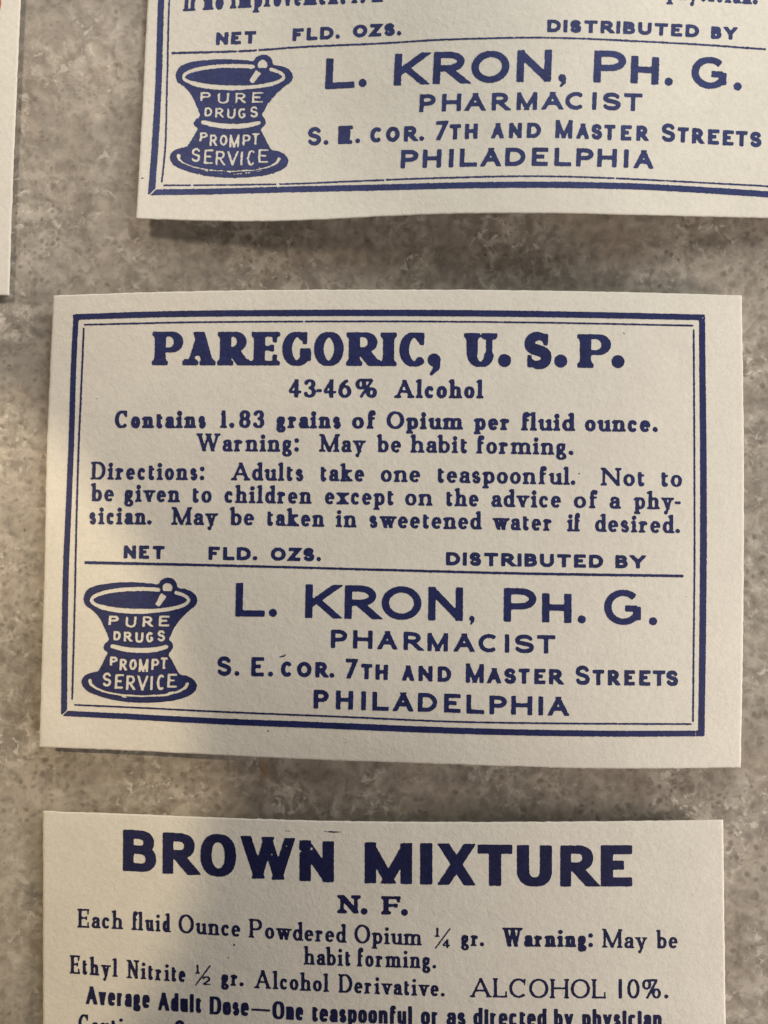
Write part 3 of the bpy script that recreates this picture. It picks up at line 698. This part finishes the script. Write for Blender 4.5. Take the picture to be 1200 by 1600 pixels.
    print_lines(r, 'address_lettering', [(STREET, 30, bs, [('S', 339, 361.7), ('.', 366.5, 374), ('E', 392.7, 412.5), ('.', 419, 426.5), ('7', 537, 558.5, 31), ('M', 728, 756), ('S', 899, 922)]),
        (STREET, sm, bs, [('C', 439, 458), ('O', 464, 486.7), ('R', 492.7, 511.7), ('.', 515, 522.5), ('T', 564, 581.7), ('H', 586.7, 606), ('A', 629, 646.7), ('N', 654, 676), ('D', 684, 705), ('A', 761.7, 782.7), ('S', 787.7, 806.7), ('T', 810, 828), ('E', 835, 852.7), ('R', 858, 879),
        ('T', 925.7, 944.5), ('R', 950, 968), ('E', 975.7, 992.5), ('E', 999, 1016.7), ('T', 1020, 1040), ('S', 1041, 1060)])], lean, hgt, INK_MID)
    bc = [(490, 1107), (600, 1110.8), (683, 1112.6), (757, 1116), (888, 1118.6)]
    print_lines(r, 'city_lettering', [(CITY, 29.5, bc, [('P', 490, 513.5), ('H', 525, 551.7), ('I', 564.5, 571.5), ('L', 582, 608), ('A', 615, 645), ('D', 653, 683), ('E', 694, 720), ('L', 729, 757), ('P', 765, 792), ('H', 799, 831.7), ('I', 841.5, 848.5), ('A', 857, 888)])], lean, hgt, INK_MID)
    mortar(r, lambda x, y: (50 + x / 4.286, 890 + y / 4.286), hgt, INK_MID, .12, False)
middle_label()

# ---------------------------------------------------------------- upper label
def upper_label():
    hgt = lambda x, y: 0.0007 + 0.0033 * bow(x, 830, 330) + 0.0016 * np.clip((y - 120) / 220., 0, 1.1) ** 2 * (0.25 + 0.75 * bow(x, 380, 300))
    r = label_root('medicine_label', 'cream label cut off by the top of the photo, its lower edge rippled', 760, -20)
    paper_sheet('paper_sheet', [(262, -395), (500, -402), (760, -412), (1000, -410), (1320, -390)],
                [(212.5, 341.4), (310, 344.6), (420, 345.4), (500, 342.8), (600, 337.6), (700, 333.7), (850, 332.8), (1000, 335.6), (1100, 338), (1200, 340.5), (1300, 343)],
                [(262, -395), (247, -180), (230.7, 0), (222, 170), (212.5, 341.4)], [(1320, -390), (1312, -100), (1306, 100), (1300, 343)], hgt, PAPER, r, seed=5)
    thick = [([(232, 300.5), (310, 299.5), (460, 295.7), (600, 292.7), (700, 290), (850, 288.6), (1000, 291.6), (1100, 297), (1200, 303.5), (1243, 306)], [9, 9.3, 9.6, 9.6, 9.6]),
             ([(284, -360), (268, -180), (252, 0), (247.8, 128), (240.2, 257), (236.5, 303)], [9, 9.2, 9.6, 10, 11]),
             ([(284, -362), (520, -368), (760, -376), (1000, -374), (1262, -358)], 9.4),
             ([(1262, -360), (1254, -100), (1247, 100), (1241, 306)], 9.6)]
    thin = [([(255, 289.6), (380, 288.6), (460, 287), (560, 282.8), (680, 278.2), (860, 275.4), (960, 278.5), (1080, 284.5), (1200, 291), (1226, 292.5)], 2.6),
            ([(296, -345), (280, -180), (264.6, 0), (261.2, 128), (256, 257), (252.5, 286)], 2.8),
            ([(298, -347), (520, -354), (760, -362), (1000, -360), (1246, -345)], 2.0), ([(1247, -342), (1239, -100), (1232, 100), (1227, 290)], 2.0)]
    er = [([(228, 310), (254, 285)], 2.0), ([(298, 284), (302, 294)], 3), ([(432, 283), (436, 292)], 4), ([(961, 275), (962, 283)], 1.8), ([(600, 279), (604, 284)], 1.5)]
    def specks(ink):
        ink.chain([(219, 279.5), (223.5, 278)], [.6, .9], round_=True)
        for x, y, q in ((716, 226, 1.0), (452, 97, .8), (1040, 120, .8)): ink.disc(x, y, q)
    frame_print(r, 'double_frame', thick, thin, er, hgt, INK_TOP, specks, rough=.13)
    lean = lambda x: .062 - .032 * (x - 240) / 900.
    b0 = [(286, 17.5), (340, 14.6), (400, 11), (530, 6), (600, 2.6), (700, -3), (900, -5.5), (1050, -1.5), (1184, 7.2)]
    UB = Style(6.0, 3.4, 1, 2.2, 3.0, gap=.16, dot=3.9)
    print_lines(r, 'directions_lettering', [(UB, 28, b0, [('If', 286, 305), ('no', 317, 349), ('improvement', 359.5, 540), ('is', 549, 571), ('n', 581, 598), ('physician.', 1042, 1184)])], lean, hgt, INK_TOP)
    b7 = [(337, 70.4), (400, 67.8), (456, 64.2), (531, 60.3), (551, 58.6), (627, 55), (855, 50), (960, 52.2), (1092, 58.6), (1112, 60.5), (1151, 62.2)]
    print_lines(r, 'quantity_lettering', [(COPPER, 19.6, b7, [('NET', 337, 400), ('FLD.', 456.7, 531), ('OZS.', 551, 627), ('DISTRIBUTED', 854.8, 1092.3), ('BY', 1110.7, 1151)])], lean, hgt, INK_TOP, gain=-.02)
    frame_print(r, 'divider_line', [([(268, 83), (400, 78.6), (460, 74), (600, 67.5), (680, 62.5), (790, 59.2), (830, 58.6), (900, 60), (1000, 64.5), (1100, 70), (1197, 77)], [3.4, 2.9, 2.6, 2.8, 3.0])],
                [], [([(402, 74), (403.5, 83)], 2.2), ([(371, 76), (372, 84)], 1.2), ([(859, 55), (860, 63)], .9)], hgt, INK_TOP, rough=.14)
    bn = [(508, 139.6), (555, 136.5), (615, 134), (665, 131.5), (728, 130.2), (795, 128.5), (861, 127.4), (927, 128.8), (977, 129.5), (1029, 132.5), (1080, 137), (1137, 140.6), (1160, 141.8)]
    print_lines(r, 'name_lettering', [(NAME, 50, bn, [('L', 507.7, 554.3, 48), ('.', 560, 572.4), ('K', 615, 665), ('R', 676, 727.7), ('O', 735.7, 795), ('N', 806.7, 861), ('P', 927, 977.4), ('H', 985, 1029, 43),
        ('.', 1038.5, 1049.5), ('G', 1079.7, 1137), ('.', 1146, 1160)]), (Style(10, 8, dot=6.0), 45, bn, [(',', 872.5, 884.5)])], lean, hgt, INK_TOP, blur=.9, rough=.10)
    bp = [(655, 175), (720, 173.4), (795, 172.2), (860, 171), (932, 171.5), (1004, 174)]
    print_lines(r, 'trade_lettering', [(TRADE, 27.6, bp, [('P', 655, 680), ('H', 690, 720), ('A', 726.7, 757.7), ('R', 768, 795), ('M', 807, 839), ('A', 847, 879), ('C', 883, 916), ('I', 925, 932), ('S', 941, 970), ('T', 974, 1003.7)])], lean, hgt, INK_TOP)
    bs = [(480, 227.5), (550, 224.3), (600, 222), (660, 220), (700, 218.4), (746, 216.6), (845, 215.2), (895, 216.2), (960, 219), (1012, 220.3), (1056, 222), (1100, 225), (1150, 228), (1190, 230.3)]
    def blot(ink): ink.poly([(528.5, 197.5), (545, 197), (548, 206), (546, 223), (529, 224)])
    print_lines(r, 'address_lettering', [(STREET, 28.5, bs, [('S', 480, 501.7), ('.', 505.5, 513), ('E', 528, 550.7), ('.', 555, 562.5), ('7', 677, 699, 30), ('M', 867.5, 894), ('S', 1033, 1055)]),
        (STREET, 23.8, bs, [('C', 578, 597.7), ('O', 602.7, 624), ('R', 630.7, 651), ('.', 655, 662.5), ('T', 701.7, 720), ('H', 726, 746), ('A', 768, 786.7), ('N', 795, 815), ('D', 823, 845), ('A', 901, 919.7), ('S', 923.5, 941), ('T', 943.5, 961.5), ('E', 969.8, 987), ('R', 994, 1012),
        ('T', 1058, 1076), ('R', 1081, 1099), ('E', 1106, 1124), ('E', 1129, 1146.5), ('T', 1149, 1168), ('S', 1171.5, 1190)])], lean, hgt, INK_TOP, neg_after=blot)
    bc = [(625, 263), (690, 261.6), (746, 260), (821, 259), (893, 259.8), (963, 261.3), (1020, 263.8)]
    print_lines(r, 'city_lettering', [(CITY, 28.6, bc, [('P', 625.7, 653), ('H', 660, 689), ('I', 701, 708), ('L', 718, 745.7), ('A', 751.7, 781.7), ('D', 789, 820.7), ('E', 830.7, 856.4), ('L', 866, 893), ('P', 900, 927), ('H', 933, 963.4), ('I', 974.5, 982), ('A', 991, 1020)])], lean, hgt, INK_TOP)
    def tr(x, y):
        X = 318 + (x - 345) * 1.031 - (y - 200) * .045; Y = 510 + (y - 200) * .983
        return 200 + X / 4.286, Y / 4.286
    mortar(r, tr, hgt, INK_TOP, .18, True)
upper_label()

# ---------------------------------------------------------------- lower label
def lower_label():
    hgt = lambda x, y: 0.0005 + 0.0024 * np.clip(1 - ((x - 720) / 680.) ** 2, 0, 1)
    r = label_root('medicine_label', 'cream label at the bottom headed BROWN MIXTURE in heavy block capitals, without a frame', 600, 1640)
    paper_sheet('paper_sheet', [(67, 1267.3), (200, 1272), (330, 1277.4), (460, 1281.7), (640, 1284.4), (840, 1284.3), (1000, 1283), (1130, 1281)],
                [(70, 1985), (300, 1994), (620, 2006), (900, 2004), (1141, 1996)], [(67, 1267.3), (66.8, 1450), (67, 1600), (68, 1800), (70, 1985)],
                [(1130, 1281), (1131.5, 1400), (1132.7, 1500), (1134, 1600), (1137, 1800), (1141, 1996)], hgt, PAPER, r, seed=8)
    lean = lambda x: .006 * (1 - x / 700.)
    bt = [(192, 1360.3), (254, 1364.8), (369, 1371), (461, 1376), (522, 1378.8), (644, 1381.5), (743, 1383.8), (862, 1385.5), (989, 1385)]
    HEAVY = Style(19, 14.2, gap=.17, sq=2.35)
    H2 = Style(16.8, 13.2, gap=.17, sq=2.35); H3 = Style(18, 14)
    def wear(ink):
        rng = random.Random(5)
        for x, y, q in ((425, 1335, 1.6), (427, 1331, 1.2), (448, 1322, 1.4), (452, 1320, 1.0), (487, 1326, 2.2), (483, 1329, 1.2), (470, 1330, 1.5), (467.5, 1333, 1.2), (586, 1327, 1.3), (589, 1330, 1.0), (592, 1326, .9), (583, 1331, .9),
                        (340, 1318, 1.0), (344, 1317, .8), (319, 1335, .8), (814, 1338, 1.1), (667, 1340, .9), (263, 1333, .8), (889, 1330, .8), (958, 1344, .7), (440, 1341, 1.0), (716, 1356, .7), (620, 1345, .7)):
            ink.disc(x, y, q, neg=True)
        for q in range(16): ink.disc(rng.uniform(200, 980), rng.uniform(1310, 1378), rng.uniform(.4, .8), neg=True)
        # smear of ink above the heading
        for xa, xb, ya, yb, q0 in ((383, 390, 1296.5, 1297, .6), (394, 412, 1297, 1297.6, .9), (414, 436, 1297.6, 1298, .7), (440, 463, 1298, 1298.4, 1.0), (466, 486, 1298.6, 1299, .8), (488, 508, 1299, 1299.3, .7), (506, 536, 1299.2, 1300, 1.6), (555, 563, 1300.5, 1301, .6), (576, 585, 1302, 1302.2, .5), (662, 671, 1303, 1303.2, .5)):
            q = q0 * .72; ink.chain([(xa, ya), ((xa + xb) / 2, (ya + yb) / 2 + .3), (xb, yb)], [q * .6, q, q * .5], round_=True)
    print_lines(r, 'title_lettering', [(H2, 64.5, bt, [('B', 192, 244), ('R', 254, 307)]), (Style(17.6, 12.4, sq=2.3), 66, bt, [('O', 313, 369)]), (H3, 66, bt, [('W', 377, 460)]), (H3, 64, bt, [('N', 468, 522), ('M', 570, 644)]),
        (HEAVY, 64.5, bt, [('I', 656.7, 676.7), ('T', 745.7, 801.7), ('U', 808, 862.7)]), (H3, 65, bt, [('X', 688, 739)]), (H2, 64.5, bt, [('R', 875.7, 930)]), (HEAVY, 64.5, bt, [('E', 939, 989)])], lean, hgt, INK_LOW, blur=1.0, rough=.07, neg_after=wear)
    NF = Style(8.0, 4.6, 1, 3.4, 4.4, dot=5.2)
    print_lines(r, 'standard_lettering', [(NF, 28.6, [(528, 1426.8), (637, 1429.6)], [('N', 528, 563), ('F', 596.7, 626.7)]), (NF, 28.6, [(528, 1428), (637, 1431)], [('.', 564, 574.5), ('.', 627, 637.5)])], lean, hgt, INK_LOW, gain=.03)
    L = Style(4.7, 2.9, 1, 2.2, 2.2, X=.60, D=-.26, A=1.0, gap=.145, dot=2.9)
    LG = Style(4.8, 2.9, 1, 2.2, 2.4, X=.60, D=-.24, A=1.0, gap=.15, dot=3.2)
    WB = Style(6.3, 3.2, 1, 2.0, 3.0, X=.60, D=-.24, A=1.0, gap=.13, dot=3.6)
    ba = [(121, 1449.2), (192, 1452), (265, 1456.6), (375, 1463.8), (460, 1469.5), (540, 1473.2), (659, 1477.3), (756, 1478.6), (926, 1480.2), (1012, 1482.2), (1059, 1481.8)]
    bb = [(475, 1507), (548, 1509.7), (600, 1511.2), (682, 1513.4)]
    def frac(ink, x, base, den):                         # small fraction: numeral, slash, numeral
        q = Style(3.0, 1.8, 1, 2.6, 1.7); lz = lambda v: 0
        word(ink, '1', x, x + 7.5, base - 14.6, 14.5, q, lz)
        ink.chain([(x + 1.5, base + 3.8), (x + 25.5, base - 28.5)], 1.0)
        word(ink, den, x + 12, x + 25, base + 3.0, 13.6, Style(3.0, 1.9), lz)
    print_lines(r, 'contents_lettering', [(L, 29.5, ba, [('Each', 121, 192), ('fluid', 206.7, 265), ('Ounce', 279, 375.7), ('Powdered', 389, 540), ('Opium', 554, 659), ('May', 941, 1012), ('be', 1025.7, 1059)]),
        (LG, 29, ba, [('gr.', 720.7, 756.7)]), (WB, 29.5, ba, [('Warning:', 785.7, 926.7)]),
        (L, 29.5, bb, [('habit', 475, 548), ('forming.', 558.7, 681.7)])], lean, hgt, INK_LOW, rough=.08, neg_after=lambda ink: (frac(ink, 678.5, 1478.5, '4'), ink.disc(366, 1476.5, 1.6), ink.disc(357, 1496, 1.2)))
    bcx = [(109, 1521), (184, 1526.6), (198, 1528.2), (290, 1534.8), (345, 1539.5), (381, 1541.2), (397, 1543.8), (514, 1550), (600, 1553.8), (695, 1557.2)]
    bcc = [(734, 1558), (870, 1560), (1044, 1560.2)]
    LC = Style(4.5, 2.9, 1, 2.2, 2.2, gap=.12, dot=2.9)
    print_lines(r, 'alcohol_lettering', [(L, 29, bcx, [('Ethyl', 109, 184), ('Nitrite', 198, 290), ('Alcohol', 397.5, 514), ('Derivative.', 529, 695)]), (LG, 29, bcx, [('gr.', 346, 381)]),
        (LC, 30.3, bcc, [('ALCOHOL', 734.5, 947.5), ('0', 980.5, 999.5)]), (Style(5, 4), 30.3, bcc, [('I', 967, 972.5)]), (Style(4.2, 2.6, dot=3.2), 30.3, bcc, [('%', 1003.7, 1032.5), ('.', 1038, 1044.4)])], lean, hgt, INK_LOW, rough=.08,
        neg_after=lambda ink: frac(ink, 304, 1536, '2'))
    bd = [(134, 1568.7), (234, 1575.5), (247, 1578.3), (314, 1582.8), (330, 1584.8), (389, 1587.6), (426, 1592), (474, 1594.6), (490, 1596.2), (644, 1600.8), (728, 1603), (854, 1604.6), (1043, 1606.4)]
    CG = Style(5.9, 4.2, X=.74, D=-.22, A=1.02, gap=.10, sq=2.7, dot=3.4)
    print_lines(r, 'dose_lettering', [(CG, 28, bd, [('Average', 134, 234), ('Adult', 247, 314.5), ('Dose', 328, 389), ('One', 426, 474), ('teaspoonful', 487.5, 644), ('or', 658, 685.5), ('as', 698, 728), ('directed', 740, 854), ('by', 866, 896), ('physician.', 910, 1043)])], lean, hgt, INK_LOW, blur=.6, rough=.08,
        neg_after=lambda ink: ink.chain([(393, 1577.4), (422, 1579)], 1.7))
    be = [(122, 1613), (232, 1620), (300, 1624.5)]
    print_lines(r, 'caution_lettering', [(L, 29, be, [('Caution:', 122.5, 232)]), (CG, 29, be, [('O', 273, 289)])], lean, hgt, INK_LOW)
lower_label()

# ---------------------------------------------------------------- label at the left edge
def left_label():
    hgt = lambda x, y: 0.0006 + 0.0012 * np.clip(1 - ((x + 520) / 600.) ** 2, 0, 1)
    r = label_root('medicine_label', 'blank margin of a cream label reaching in at the upper left edge of the photo', -520, 110)
    paper_sheet('paper_sheet', [(-1050, -300), (-700, -292), (-400, -286), (43, -276)], [(-1070, 440), (-700, 450), (-400, 457), (14, 461.5)],
                [(-1050, -300), (-1058, 0), (-1070, 440)], [(43, -276), (32, 0), (25, 160), (18.3, 320), (14, 461.5)], hgt, PAPER, r, seed=12)
    ink = Ink(-30, -60, 12, 30)
    ink.chain([(-20, -40), (-8, -36), (-1.0, -12), (-.5, 6), (-3, 17), (-14, 20)], 2.6, round_=True); SEED[0] += 1
    ink_mesh('red_lettering', ink, ink.finish(.8, .1, SEED[0]), hgt, INK_RED, r)
left_label()
